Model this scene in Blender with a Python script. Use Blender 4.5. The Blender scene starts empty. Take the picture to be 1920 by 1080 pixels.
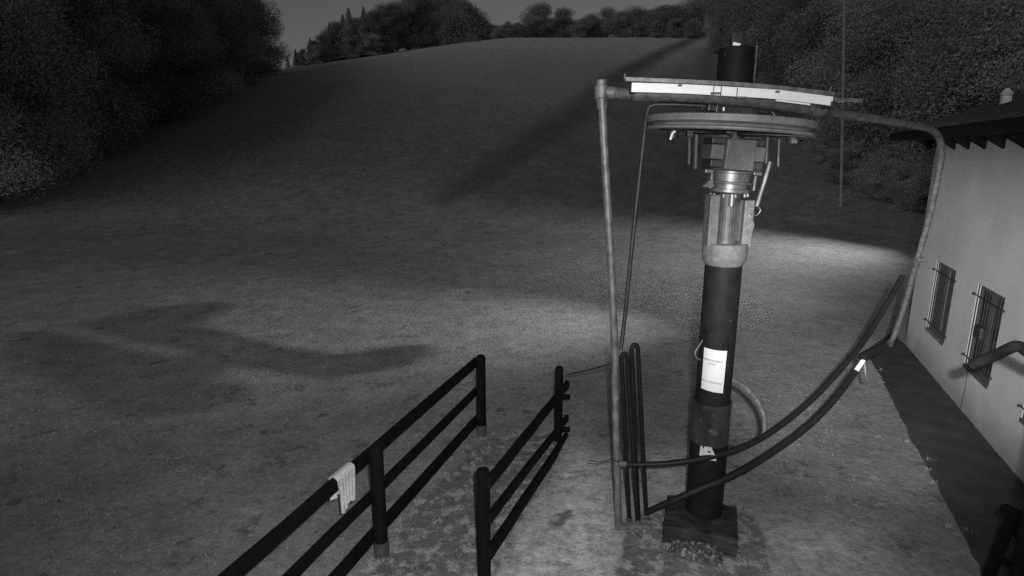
import bpy, bmesh, math, random
import numpy as np
from mathutils import Vector, Matrix
R = math.radians
random.seed(7)
rng = np.random.default_rng(7)
scene = bpy.context.scene
C = scene.collection

# ------------------------------------------------------------------ camera
F, PITCH, H = 1105.0, R(12.9), 3.6
cam = bpy.data.cameras.new('camera'); cam_o = bpy.data.objects.new('camera', cam); C.objects.link(cam_o)
cam.sensor_width = 36; cam.lens = 36 * F / 1920; cam.clip_start = 0.05; cam.clip_end = 2000
cam_o.location = (0, 0, H); cam_o.rotation_euler = (R(90) - PITCH, 0, 0)
scene.camera = cam_o

# ------------------------------------------------------------------ sky before dawn, seen in grey by the night camera
world = bpy.data.worlds.new('World'); scene.world = world; world.use_nodes = True
wn = world.node_tree; wn.nodes.clear()
sky = wn.nodes.new('ShaderNodeTexSky'); sky.sky_type = 'NISHITA'; sky.sun_disc = False
sky.sun_elevation = R(9.0); sky.sun_rotation = R(212)
bw = wn.nodes.new('ShaderNodeRGBToBW')
bg = wn.nodes.new('ShaderNodeBackground'); bg.inputs[1].default_value = 0.032
wo = wn.nodes.new('ShaderNodeOutputWorld')
wn.links.new(sky.outputs[0], bw.inputs[0]); wn.links.new(bw.outputs[0], bg.inputs[0]); wn.links.new(bg.outputs[0], wo.inputs[0])
vs = scene.view_settings
scene.display_settings.display_device = 'sRGB'
vs.view_transform = 'Standard'; vs.look = 'None'; vs.gamma = 1; vs.use_curve_mapping = False; vs.exposure = 0.0

def spot(name, loc, target, watts, cone, blend, radius):
    l = bpy.data.lights.new(name, 'SPOT'); l.energy = watts; l.spot_size = R(cone); l.spot_blend = blend
    l.shadow_soft_size = radius
    o = bpy.data.objects.new(name, l); C.objects.link(o); o.location = loc
    o.rotation_euler = (Vector(target) - Vector(loc)).to_track_quat('-Z', 'Y').to_euler()
    return o
sun = bpy.data.lights.new('dawn_light', 'SUN'); sun.energy = 0.30; sun.angle = R(35); sun.color = (1, 1, 1)
sun_o = bpy.data.objects.new('dawn_light', sun); C.objects.link(sun_o)
sun_o.rotation_euler = Vector((.80, .50, -.42)).to_track_quat('-Z', 'Y').to_euler()
FLOOD = Vector((9.3, 12.15, 3.45))      # yard lamp on the far gable of the hut, round the corner
spot('gable_floodlight', FLOOD, (-10.4, 11.9, 0.6), 5400, 48, 1.0, 0.003)
spot('gable_floodlight', FLOOD, (2.0, 18.0, 2.0), 260, 112, 1.0, 0.01)  # wide weak fill added at the same point to lift the darker ground
spot('light_pool_spot', (18.2, 22.6, 5.2), (-1.5, 20.6, 0.0), 6300, 80, 1.0, 0.05)   # unseen spot added behind the hut to make a pool of light
spot('infrared_lamp', (0.10, -0.05, 3.74), (-0.1, 6.5, 1.9), 930, 112, 1.0, 0.03)
spot('infrared_lamp', (0.16, -0.05, 3.74), (6.9, 11.3, 0.5), 3700, 36, 1.0, 0.03)  # extra narrow beam, added to brighten the hut wall

# ------------------------------------------------------------------ geometry of the place
cp, sp = math.cos(PITCH), math.sin(PITCH)
def ray(x, y):
    a, b = x - 960, 540 - y
    Y = b * sp + F * cp; Z = b * cp - F * sp
    return Vector((a / Y, 1, Z / Y))
def P(x, y, d): return ray(x, y) * d + Vector((0, 0, H))
def flat(x, y, z=0.0):
    r = ray(x, y); return r * ((z - H) / r.z) + Vector((0, 0, H))
def terr(x, y):
    x = np.asarray(x, float); y = np.asarray(y, float)
    s = .285 - .065 * np.clip(-x / 40, 0, 2) ** 1.2
    k = 2.2
    r = k * np.logaddexp(0, (y - 28) / k)
    over = 3.0 * np.logaddexp(0, (y - 113) / 3.0)
    r = r - over * 0.75
    wob = .25 * np.sin(x * .13 + 1) * np.sin(y * .11) * np.clip((y - 30) / 30, 0, 1)
    edge = np.clip((np.abs(x - 4) - 22) / 30, 0, 1) ** 1.5 * 3.0 * np.clip((y - 20) / 40, 0, 1)
    return s * r + wob + edge * 0.3
def T(x, y): return float(terr(x, y))
def G(px, py):
    r = ray(px, py); t = 3.0
    while t < 300:
        if r.z * t + H < T(r.x * t, t): break
        t += .1
    return Vector((r.x * t, t, T(r.x * t, t)))

# ------------------------------------------------------------------ helpers
def link(name, me, parent=None, loc=None):
    o = bpy.data.objects.new(name, me); C.objects.link(o)
    if parent is not None: o.parent = parent
    if loc is not None: o.location = loc
    return o
def thing(name, label, cat, loc=(0, 0, 0), rotz=0, group=None):
    o = bpy.data.objects.new(name, None); C.objects.link(o); o.empty_display_size = .1
    o.location = loc; o.rotation_euler = (0, 0, rotz)
    o['label'] = label; o['category'] = cat
    if group: o['group'] = group
    return o
def tag(o, label, cat, group=None):
    o['label'] = label; o['category'] = cat
    if group: o['group'] = group
    return o
def obj(name, bm, m, parent=None, smooth=False):
    """mesh given in world coordinates; a parent's location/rotation is taken off"""
    bmesh.ops.recalc_face_normals(bm, faces=bm.faces)
    if parent is not None:
        bm.transform((Matrix.Translation(parent.location) @ parent.rotation_euler.to_matrix().to_4x4()).inverted())
    me = bpy.data.meshes.new(name); bm.to_mesh(me); bm.free()
    me.materials.append(m)
    if smooth:
        for p in me.polygons: p.use_smooth = True
        try: me.set_sharp_from_angle(angle=R(40))
        except Exception: pass
    return link(name, me, parent)
def sub(name, bm, m, parent, smooth=False):
    """mesh in world coordinates under a part (whose own transform is identity) of a thing"""
    root = parent.parent
    if root is not None:
        bm.transform((Matrix.Translation(root.location) @ root.rotation_euler.to_matrix().to_4x4()).inverted())
    o = obj(name, bm, m, None, smooth); o.parent = parent
    return o
def box(bm, c, size, rot=None, bev=0.0):
    M = Matrix.Translation(Vector(c)) @ (rot.to_4x4() if rot is not None else Matrix.Identity(4)) @ Matrix.Diagonal((size[0], size[1], size[2], 1))
    r = bmesh.ops.create_cube(bm, size=1, matrix=M)
    if bev:
        es = list({e for v in r['verts'] for e in v.link_edges})
        bmesh.ops.bevel(bm, geom=es, offset=bev, segments=2, affect='EDGES', profile=.6)
def frame_of(d):
    d = Vector(d).normalized()
    a = Vector((0, 0, 1)) if abs(d.z) < .93 else Vector((1, 0, 0))
    u = d.cross(a).normalized(); v = d.cross(u).normalized()
    return u, v
def smooth_pts(pts, n=6):
    pts = [Vector(p) for p in pts]; out = []
    for i in range(len(pts) - 1):
        p0 = pts[max(i - 1, 0)]; p1 = pts[i]; p2 = pts[i + 1]; p3 = pts[min(i + 2, len(pts) - 1)]
        for k in range(n):
            t = k / n
            out.append(0.5 * ((2 * p1) + (p2 - p0) * t + (2 * p0 - 5 * p1 + 4 * p2 - p3) * t * t + (3 * p1 - p0 - 3 * p2 + p3) * t ** 3))
    out.append(pts[-1]); return out
def tube(bm, pts, rad, seg=14, dome=False, jit=0.0):
    pts = [Vector(p) for p in pts]
    if not hasattr(rad, '__len__'): rad = [rad] * len(pts)
    rings = []; u = v = None
    for i, p in enumerate(pts):
        d = (pts[min(i + 1, len(pts) - 1)] - pts[max(i - 1, 0)]).normalized()
        if u is None: u, v = frame_of(d)
        else:
            u = (u - d * u.dot(d)).normalized(); v = d.cross(u).normalized()
        rings.append([bm.verts.new(p + (u * math.cos(a) + v * math.sin(a)) * rad[i] * (1 + random.uniform(-jit, jit))) for a in [2 * math.pi * k / seg for k in range(seg)]])
    for A, B in zip(rings, rings[1:]):
        for k in range(seg): bm.faces.new((A[k], A[(k + 1) % seg], B[(k + 1) % seg], B[k]))
    for ring, p, q, rr in ((rings[0], pts[0], pts[1], rad[0]), (rings[-1], pts[-1], pts[-2], rad[-1])):
        if dome:
            c = bm.verts.new(p + (p - q).normalized() * rr * .5)
            for k in range(seg): bm.faces.new((ring[k], ring[(k + 1) % seg], c))
        else: bm.faces.new(ring)
def lathe(bm, prof, c, seg=40, M=None):
    """prof = (radius, z) list, closed at both ends on the axis"""
    c = Vector(c); rings = []
    for r, z in prof:
        if r <= 1e-5: rings.append([bm.verts.new((0, 0, z))])
        else: rings.append([bm.verts.new((r * math.cos(2 * math.pi * k / seg), r * math.sin(2 * math.pi * k / seg), z)) for k in range(seg)])
    for A, B in zip(rings, rings[1:]):
        for k in range(seg):
            k2 = (k + 1) % seg
            if len(A) == 1 and len(B) == 1: continue
            if len(A) == 1: bm.faces.new((A[0], B[k], B[k2]))
            elif len(B) == 1: bm.faces.new((A[k], A[k2], B[0]))
            else: bm.faces.new((A[k], A[k2], B[k2], B[k]))
    vs_ = [v for r in rings for v in r]
    m = Matrix.Translation(c) @ (M.to_4x4() if M is not None else Matrix.Identity(4))
    for v in vs_: v.co = m @ v.co
def cyl(bm, c, r, z0, z1, seg=28, M=None): lathe(bm, [(0, z0), (r, z0), (r, z1), (0, z1)], c, seg, M)

# ------------------------------------------------------------------ materials (all grey: the night camera sees no colour)
def mat(name, base, rough=.8, var=.25, scale=6.0, bump=.2, bscale=40.0, metal=0.0, spots=None, streak=None):
    m = bpy.data.materials.new(name); m.use_nodes = True; nt = m.node_tree; N = nt.nodes; L = nt.links
    b = N['Principled BSDF']; b.inputs['Roughness'].default_value = rough; b.inputs['Metallic'].default_value = metal
    tc = N.new('ShaderNodeTexCoord'); src = tc.outputs['Object']
    if streak:
        mp = N.new('ShaderNodeMapping'); mp.inputs['Scale'].default_value = streak; L.new(src, mp.inputs[0]); src = mp.outputs[0]
    n = N.new('ShaderNodeTexNoise'); n.inputs['Scale'].default_value = scale; n.inputs['Detail'].default_value = 6; L.new(src, n.inputs['Vector'])
    mr = N.new('ShaderNodeMapRange'); mr.inputs[1].default_value = .3; mr.inputs[2].default_value = .7
    mr.inputs[3].default_value = base * (1 - var); mr.inputs[4].default_value = base * (1 + var); L.new(n.outputs[0], mr.inputs[0])
    col = mr.outputs[0]
    if spots:
        n3 = N.new('ShaderNodeTexNoise'); n3.inputs['Scale'].default_value = spots[0]; n3.inputs['Detail'].default_value = 4; L.new(tc.outputs['Object'], n3.inputs['Vector'])
        r3 = N.new('ShaderNodeMapRange'); r3.inputs[1].default_value = spots[1]; r3.inputs[2].default_value = spots[1] + .06; L.new(n3.outputs[0], r3.inputs[0])
        mx = N.new('ShaderNodeMix'); L.new(r3.outputs[0], mx.inputs[0]); L.new(col, mx.inputs[2]); mx.inputs[3].default_value = spots[2]
        col = mx.outputs[0]
    cb = N.new('ShaderNodeCombineColor')
    for i in range(3): L.new(col, cb.inputs[i])
    L.new(cb.outputs[0], b.inputs['Base Color'])
    if bump:
        n2 = N.new('ShaderNodeTexNoise'); n2.inputs['Scale'].default_value = bscale; n2.inputs['Detail'].default_value = 5; L.new(tc.outputs['Object'], n2.inputs['Vector'])
        bp = N.new('ShaderNodeBump'); bp.inputs['Strength'].default_value = bump; bp.inputs['Distance'].default_value = .01
        L.new(n2.outputs[0], bp.inputs['Height']); L.new(bp.outputs[0], b.inputs['Normal'])
    return m
M_black = mat('black_stained_wood', .006, .85, .3, 9, .3, 60, streak=(1, 1, .15))
M_shoe = mat('weathered_shoe', .07, .8, .3, 20)
M_tube = mat('black_rubber_tube', .012, .55, .2, 8, .1)
M_mast = mat('dark_painted_steel', .011, .6, .3, 7, .15, 30, spots=(22, .68, .05))
M_mast2 = mat('worn_dark_steel', .03, .38, .6, 9, .25, 30, spots=(14, .63, .07), streak=(1, 1, .4))
M_galv = mat('galvanised_pipe', .17, .5, .45, 16, .25, 40, metal=.3, spots=(30, .62, .12), streak=(1, 1, .6))
M_galvd = mat('dull_galvanised_pipe', .085, .6, .45, 18, .25, 40, spots=(26, .6, .06))
M_yel = mat('faded_bracket_paint', .12, .6, .25, 20, .2, 50, spots=(30, .63, .08))
M_gear = mat('cast_gearbox', .10, .6, .18, 24, .3, 70)
M_steel = mat('bare_steel', .2, .45, .3, 20, .1, 40, metal=.6)
M_wheel = mat('wheel_rim_paint', .15, .55, .2, 14, .15, 40)
M_dark = mat('greasy_dark_steel', .03, .5, .4, 14, .2, 50)
M_white = mat('white_enamel_panel', .85, .4, .07, 8, .03)
M_paper = mat('white_paper', .50, .8, .05, 9, .02)
M_ink = mat('black_ink', .06, .8, .1, 9, 0)
M_cloth = mat('white_cotton', .93, .95, .04, 12, .1, 60)
M_render = mat('lime_render', .62, .9, .05, 1.3, .35, 90, spots=(5, .70, .5))
def splash(m):
    nt = m.node_tree; N = nt.nodes; L = nt.links; b = N['Principled BSDF']; src = b.inputs['Base Color'].links[0].from_socket
    g = N.new('ShaderNodeNewGeometry'); sx = N.new('ShaderNodeSeparateXYZ'); L.new(g.outputs['Position'], sx.inputs[0])
    n = N.new('ShaderNodeTexNoise'); n.inputs['Scale'].default_value = 2.2; n.inputs['Detail'].default_value = 6; L.new(g.outputs['Position'], n.inputs['Vector'])
    a = N.new('ShaderNodeMath'); a.operation = 'MULTIPLY_ADD'; L.new(n.outputs[0], a.inputs[0]); a.inputs[1].default_value = -.7; L.new(sx.outputs[2], a.inputs[2])
    r = N.new('ShaderNodeMapRange'); r.inputs[1].default_value = -.30; r.inputs[2].default_value = .12; r.inputs[3].default_value = .62; r.inputs[4].default_value = 1; L.new(a.outputs[0], r.inputs[0])
    n2 = N.new('ShaderNodeTexNoise'); n2.inputs['Scale'].default_value = 1.1; n2.inputs['Detail'].default_value = 8; L.new(g.outputs['Position'], n2.inputs['Vector'])
    r2 = N.new('ShaderNodeMapRange'); r2.inputs[1].default_value = .3; r2.inputs[2].default_value = .7; r2.inputs[3].default_value = .92; r2.inputs[4].default_value = 1.06; L.new(n2.outputs[0], r2.inputs[0])
    mu = N.new('ShaderNodeMath'); mu.operation = 'MULTIPLY'; L.new(r.outputs[0], mu.inputs[0]); L.new(r2.outputs[0], mu.inputs[1])
    v = N.new('ShaderNodeVectorMath'); v.operation = 'SCALE'; L.new(src, v.inputs[0]); L.new(mu.outputs[0], v.inputs['Scale']); L.new(v.outputs[0], b.inputs['Base Color'])
splash(M_render)
M_roof = mat('dark_roof_sheet', .04, .8, .3, 5, .3, 30)
M_soffit = mat('dark_rafter_wood', .015, .9, .3, 8, .2, 40)
M_iron = mat('wrought_iron', .03, .6, .3, 20, .1)
M_frame = mat('old_window_frame', .10, .7, .3, 14, .1)
M_chim = mat('pale_chimney_plaster', .6, .9, .2, 7, .3)
M_conc = mat('weathered_concrete', .17, .9, .45, 5, .5, 50)
M_block = mat('tarred_concrete_block', .035, .8, .5, 6, .5, 40)
M_bark = mat('bark', .06, .9, .3, 8, .5, 12, streak=(1, 1, .2))
M_polewood = mat('grey_pole_wood', .20, .85, .2, 6, .2, 20)
M_rope = mat('dark_rope', .03, .9)
M_refl = mat('bright_reflective_sleeve', .95, .3, .03, 9, 0)
M_framep = mat('pale_old_window', .17, .7, .3, 14, .1)
M_shut = mat('grey_inner_shutter', .075, .8, .35, 6, .1)
M_glass = bpy.data.materials.new('window_glass'); M_glass.use_nodes = True
_b = M_glass.node_tree.nodes['Principled BSDF']; _b.inputs['Base Color'].default_value = (.03, .03, .03, 1); _b.inputs['Roughness'].default_value = .12

for _m, _s in ((M_black, .12), (M_tube, .25), (M_soffit, .1), (M_block, .15), (M_mast, .12), (M_render, .2)):
    _m.node_tree.nodes['Principled BSDF'].inputs['Specular IOR Level'].default_value = _s
def leaf_mat(name, base, sc=.35):
    m = bpy.data.materials.new(name); m.use_nodes = True; nt = m.node_tree; N = nt.nodes; L = nt.links
    b = N['Principled BSDF']; b.inputs['Roughness'].default_value = .8
    b.inputs['Specular IOR Level'].default_value = .2
    tc = N.new('ShaderNodeTexCoord'); n = N.new('ShaderNodeTexNoise'); n.inputs['Scale'].default_value = sc; n.inputs['Detail'].default_value = 4
    L.new(tc.outputs['Object'], n.inputs['Vector'])
    oi = N.new('ShaderNodeObjectInfo')
    mr = N.new('ShaderNodeMapRange'); mr.inputs[1].default_value = .35; mr.inputs[2].default_value = .65; mr.inputs[3].default_value = base * .75; mr.inputs[4].default_value = base * 1.25
    L.new(n.outputs[0], mr.inputs[0])
    m2 = N.new('ShaderNodeMapRange'); m2.inputs[3].default_value = .75; m2.inputs[4].default_value = 1.25; L.new(oi.outputs['Random'], m2.inputs[0])
    mu = N.new('ShaderNodeMath'); mu.operation = 'MULTIPLY'; L.new(mr.outputs[0], mu.inputs[0]); L.new(m2.outputs[0], mu.inputs[1])
    cb = N.new('ShaderNodeCombineColor')
    for i in range(3): L.new(mu.outputs[0], cb.inputs[i])
    L.new(cb.outputs[0], b.inputs['Base Color'])
    tl = N.new('ShaderNodeBsdfTranslucent'); L.new(cb.outputs[0], tl.inputs[0]); ms = N.new('ShaderNodeMixShader'); ms.inputs[0].default_value = .45
    L.new(b.outputs[0], ms.inputs[1]); L.new(tl.outputs[0], ms.inputs[2]); L.new(ms.outputs[0], N['Material Output'].inputs[0])
    return m
M_leaf = leaf_mat('broadleaf_foliage', .38)
M_leafl = leaf_mat('pale_foliage', .55)
M_needle = leaf_mat('needle_foliage', .6, .5)
M_leafd = leaf_mat('dark_foliage', .36)

# ------------------------------------------------------------------ the ground: one sheet to the horizon
def axis_y():
    ys = list(np.arange(-12, 2.5, .8)); y = 2.5; d = .09
    while y < 420: ys.append(y); y += d; d *= 1.017
    ys.append(420); return np.array(ys)
ys = axis_y()
us = np.linspace(-1, 1, 321); xs = 3.0 + 300 * np.sinh(us * 5.2) / math.sinh(5.2)
XX, YY = np.meshgrid(xs, ys)
def poly_mask(pts, soft):
    """1 inside the polygon, fading to 0 over `soft` metres outside"""
    p = np.array([(v[0], v[1]) for v in pts]); n = len(p)
    inside = np.zeros(XX.shape, bool); dist = np.full(XX.shape, 1e9)
    for i in range(n):
        a = p[i]; b = p[(i + 1) % n]
        cond = ((a[1] > YY) != (b[1] > YY)) & (XX < (b[0] - a[0]) * (YY - a[1]) / (b[1] - a[1] + 1e-12) + a[0])
        inside ^= cond
        ab = b - a; t = np.clip(((XX - a[0]) * ab[0] + (YY - a[1]) * ab[1]) / (ab @ ab + 1e-9), 0, 1)
        dist = np.minimum(dist, np.hypot(XX - a[0] - t * ab[0], YY - a[1] - t * ab[1]))
    sd = np.where(inside, -dist, dist)
    return np.clip(.5 - sd / soft, 0, 1)
def line_mask(pts, widths, soft):
    d = np.zeros(XX.shape)
    for (a, b, w0, w1) in zip(pts, pts[1:], widths, widths[1:]):
        a = np.array(a[:2]); b = np.array(b[:2]); ab = b - a
        t = np.clip(((XX - a[0]) * ab[0] + (YY - a[1]) * ab[1]) / (ab @ ab), 0, 1)
        w = w0 + (w1 - w0) * t
        dist = np.hypot(XX - a[0] - t * ab[0], YY - a[1] - t * ab[1])
        d = np.maximum(d, np.clip((w - dist) / (soft * w) + .5, 0, 1))
    return d
fl = lambda L_: [flat(*q) for q in L_]
pale = poly_mask(fl([(1062, 830), (1140, 860), (1165, 995), (1150, 1090), (930, 1100), (1010, 930), (1045, 870)]), .5)  # lit pale grass, its brightness put into the ground colour
pale = np.maximum(pale, .7 * poly_mask(fl([(1215, 850), (1290, 850), (1290, 945), (1225, 950)]), .5))
pale = np.maximum(pale, .8 * poly_mask(fl([(1445, 975), (1620, 985), (1700, 1080), (1450, 1090)]), .7))
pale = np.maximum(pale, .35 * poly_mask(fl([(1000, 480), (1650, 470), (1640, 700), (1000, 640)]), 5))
pale = np.maximum(pale, 1.0 * np.clip((YY - 42) / 60, 0, 1) ** 1.1)  # upper slope painted paler with distance, taking in the dawn sky's brightness
dirt_dark = poly_mask(fl([(735, 1005), (800, 915), (915, 825), (1000, 800), (1060, 815), (1040, 880), (985, 960), (930, 1090), (660, 1120), (700, 1030)]), .3)
dirt_dark = np.maximum(dirt_dark, poly_mask(fl([(1020, 985), (1050, 955), (1080, 960), (1060, 985), (1035, 1000)]), .12))
dirt_dark = np.maximum(dirt_dark, .6 * poly_mask(fl([(1385, 965), (1430, 965), (1640, 900), (1760, 990), (1560, 960), (1430, 1000)]), .5))  # ground darkened in a strip from the mast base towards the hut path
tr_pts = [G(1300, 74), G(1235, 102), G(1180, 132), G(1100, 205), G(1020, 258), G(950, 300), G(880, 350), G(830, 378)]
dirt_dark = np.maximum(dirt_dark, poly_mask(fl([(1170, 1003), (1222, 960), (1300, 935), (1400, 950), (1432, 1000), (1448, 1085), (1480, 1200), (1120, 1200), (1152, 1085)]), .14))
dirt_dark = np.maximum(dirt_dark, .42 * poly_mask(fl([(1470, 870), (1600, 720), (1680, 790), (1790, 1000), (1560, 960)]), .9))
track_shade = line_mask(tr_pts, [1.3, 1.4, 1.6, 2.0, 1.9, 1.6, 1.2, .8], 1.3)  # track on the slope, with the shade of its hollow painted in
track_shade = np.maximum(track_shade, .85 * line_mask([G(1335, 92), G(1322, 160), G(1300, 260), G(1262, 385)], [2.0, 1.8, 1.2, .9], 2.0))
track_shade = np.maximum(track_shade, .5 * poly_mask([G(1130, 200), G(1290, 110), G(1330, 180), G(1340, 420), G(860, 395), G(1000, 300)], 3))  # shaded slope behind the mast, darkened in the ground colour
def sheet():
    ny, nx = XX.shape
    ZZ = terr(XX, YY)
    ZZ = ZZ + .02 * np.sin(XX * 1.9 + np.sin(YY * 1.3)) * np.sin(YY * 1.7 + 2) * np.clip((YY - 11) / 6, 0, 1)
    co = np.stack([XX, YY, ZZ], -1).reshape(-1, 3)
    i = np.arange(ny * nx).reshape(ny, nx)
    q = np.stack([i[:-1, :-1], i[:-1, 1:], i[1:, 1:], i[1:, :-1]], -1).reshape(-1, 4)
    me = bpy.data.meshes.new('ground')
    me.vertices.add(len(co)); me.vertices.foreach_set('co', co.astype('f').ravel())
    me.loops.add(q.size); me.loops.foreach_set('vertex_index', q.ravel().astype('i'))
    me.polygons.add(len(q)); me.polygons.foreach_set('loop_start', (np.arange(len(q)) * 4).astype('i'))
    me.update(calc_edges=True); me.validate()
    ca = me.color_attributes.new('ground_tone', 'FLOAT_COLOR', 'POINT')
    c4 = np.stack([pale, dirt_dark, track_shade, np.ones_like(pale)], -1).reshape(-1, 4).astype('f')  # pale, dirt and track tones, with painted light and shade among them
    ca.data.foreach_set('color', c4.ravel())
    for p in me.polygons: p.use_smooth = True
    return me
def ground_mat():
    m = bpy.data.materials.new('meadow_turf'); m.use_nodes = True; nt = m.node_tree; N = nt.nodes; L = nt.links
    b = N['Principled BSDF']; b.inputs['Roughness'].default_value = .95; b.inputs['Specular IOR Level'].default_value = .1
    g = N.new('ShaderNodeNewGeometry'); at = N.new('ShaderNodeVertexColor'); at.layer_name = 'ground_tone'
    se = N.new('ShaderNodeSeparateColor'); L.new(at.outputs[0], se.inputs[0])
    def noise(sc, det=5, rough=.6):
        n = N.new('ShaderNodeTexNoise'); n.inputs['Scale'].default_value = sc; n.inputs['Detail'].default_value = det; n.inputs['Roughness'].default_value = rough
        L.new(g.outputs['Position'], n.inputs['Vector']); return n.outputs[0]
    def rng_(src, a, b_, c_, d_):
        r = N.new('ShaderNodeMapRange'); r.inputs[1].default_value = a; r.inputs[2].default_value = b_; r.inputs[3].default_value = c_; r.inputs[4].default_value = d_; L.new(src, r.inputs[0]); return r.outputs[0]
    def mth(op, a, b_):
        k = N.new('ShaderNodeMath'); k.operation = op
        for i, v in enumerate((a, b_)):
            if isinstance(v, (int, float)): k.inputs[i].default_value = v
            else: L.new(v, k.inputs[i])
        return k.outputs[0]
    def mix(f, a, b_):
        k = N.new('ShaderNodeMix')
        for i, v in zip((0, 2, 3), (f, a, b_)):
            if isinstance(v, (int, float)): k.inputs[i].default_value = v
            else: L.new(v, k.inputs[i])
        return k.outputs[0]
    big = rng_(noise(.22, 4), .3, .7, .86, 1.14)
    mid = rng_(noise(1.6, 6, .75), .32, .68, .72, 1.24)
    fine = rng_(noise(14, 4, .7), .25, .75, .68, 1.3)
    tex = mth('MULTIPLY', mth('MULTIPLY', big, mid), fine)
    grass = mth('MULTIPLY', tex, .27)
    fleck = rng_(noise(8, 4, .7), .60, .70, 0, .6)
    grass = mix(fleck, grass, mth('MULTIPLY', fine, .10))
    spots = rng_(noise(2.0, 6, .8), .555, .64, 0, .85)
    grass = mix(spots, grass, mth('MULTIPLY', fine, .11))
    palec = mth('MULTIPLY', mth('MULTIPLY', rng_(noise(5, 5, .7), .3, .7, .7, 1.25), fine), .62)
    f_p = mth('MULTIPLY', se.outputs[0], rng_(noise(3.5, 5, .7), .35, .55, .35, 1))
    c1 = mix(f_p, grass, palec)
    dirtc = mix(rng_(noise(6, 5, .75), .50, .60, 0, .85), mth('MULTIPLY', tex, .18), .44)
    ed = mth('ADD', se.outputs[1], mth('MULTIPLY', mth('SUBTRACT', noise(3.2, 5, .7), .5), 1.6))
    f_d = mth('MULTIPLY', rng_(ed, .4, .62, 0, 1), rng_(se.outputs[1], .02, .2, 0, 1))
    c2 = mix(f_d, c1, dirtc)
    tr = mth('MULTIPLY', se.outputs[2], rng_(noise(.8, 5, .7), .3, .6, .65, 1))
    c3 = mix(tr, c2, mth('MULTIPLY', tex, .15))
    cb = N.new('ShaderNodeCombineColor')
    for i in range(3): L.new(c3, cb.inputs[i])
    L.new(cb.outputs[0], b.inputs['Base Color'])
    bp = N.new('ShaderNodeBump'); bp.inputs['Strength'].default_value = .55; bp.inputs['Distance'].default_value = .05
    L.new(mth('ADD', mth('MULTIPLY', noise(5, 5, .7), 1.0), mth('MULTIPLY', noise(38, 4, .7), .5)), bp.inputs['Height'])
    L.new(bp.outputs[0], b.inputs['Normal'])
    return m
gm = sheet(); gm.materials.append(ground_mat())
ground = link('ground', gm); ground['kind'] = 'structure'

# dark gravel path along the wall of the hut, and the concrete pad under the mast: sheets just above the ground
AZ = R(21)
WC = Vector((7.63, 10.90, 0)); WU = Vector((-math.sin(AZ), -math.cos(AZ), 0)); WN = Vector((-math.cos(AZ), math.sin(AZ), 0))
def WP(s, o, z): return WC + WU * s + WN * o + Vector((0, 0, z))
def ragged(pts, step=.12, amp=.05):
    out = []
    for a, b in zip(pts, pts[1:] + pts[:1]):
        n = max(1, int((b - a).length / step))
        for k in range(n):
            q = a.lerp(b, k / n); out.append(q + Vector((random.uniform(-amp, amp), random.uniform(-amp, amp), 0)))
    return out
def flat_sheet(name, pts, z, m):
    bm = bmesh.new(); f = bm.faces.new([bm.verts.new((p.x, p.y, z)) for p in pts])
    bmesh.ops.triangulate(bm, faces=[f])
    o = obj(name, bm, m); o['kind'] = 'structure'
    if o.data.polygons[0].normal.z < 0: o.data.flip_normals()
    return o
M_gravel = mat('dark_gravel', .065, .95, .25, 3, .6, 60, spots=(9, .68, .12))
M_gravel.node_tree.nodes['Principled BSDF'].inputs['Specular IOR Level'].default_value = .1
edge = [flat(*q) for q in [(1624, 657), (1662, 728), (1711, 830), (1788, 967), (1890, 1180)]]
edge = [p for a_, b_ in zip(edge, edge[1:]) for p in [a_.lerp(b_, k_ / 14) + Vector((random.uniform(-.014, .014), random.uniform(-.012, .012), 0)) for k_ in range(14)]] + [edge[-1]]
near = WP(10.0, .02, 0)
flat_sheet('path', edge + [Vector((3.4, 2.2, 0)), near, WP(0.1, .02, 0), WP(-.7, .1, 0)], .008, M_gravel)

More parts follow.
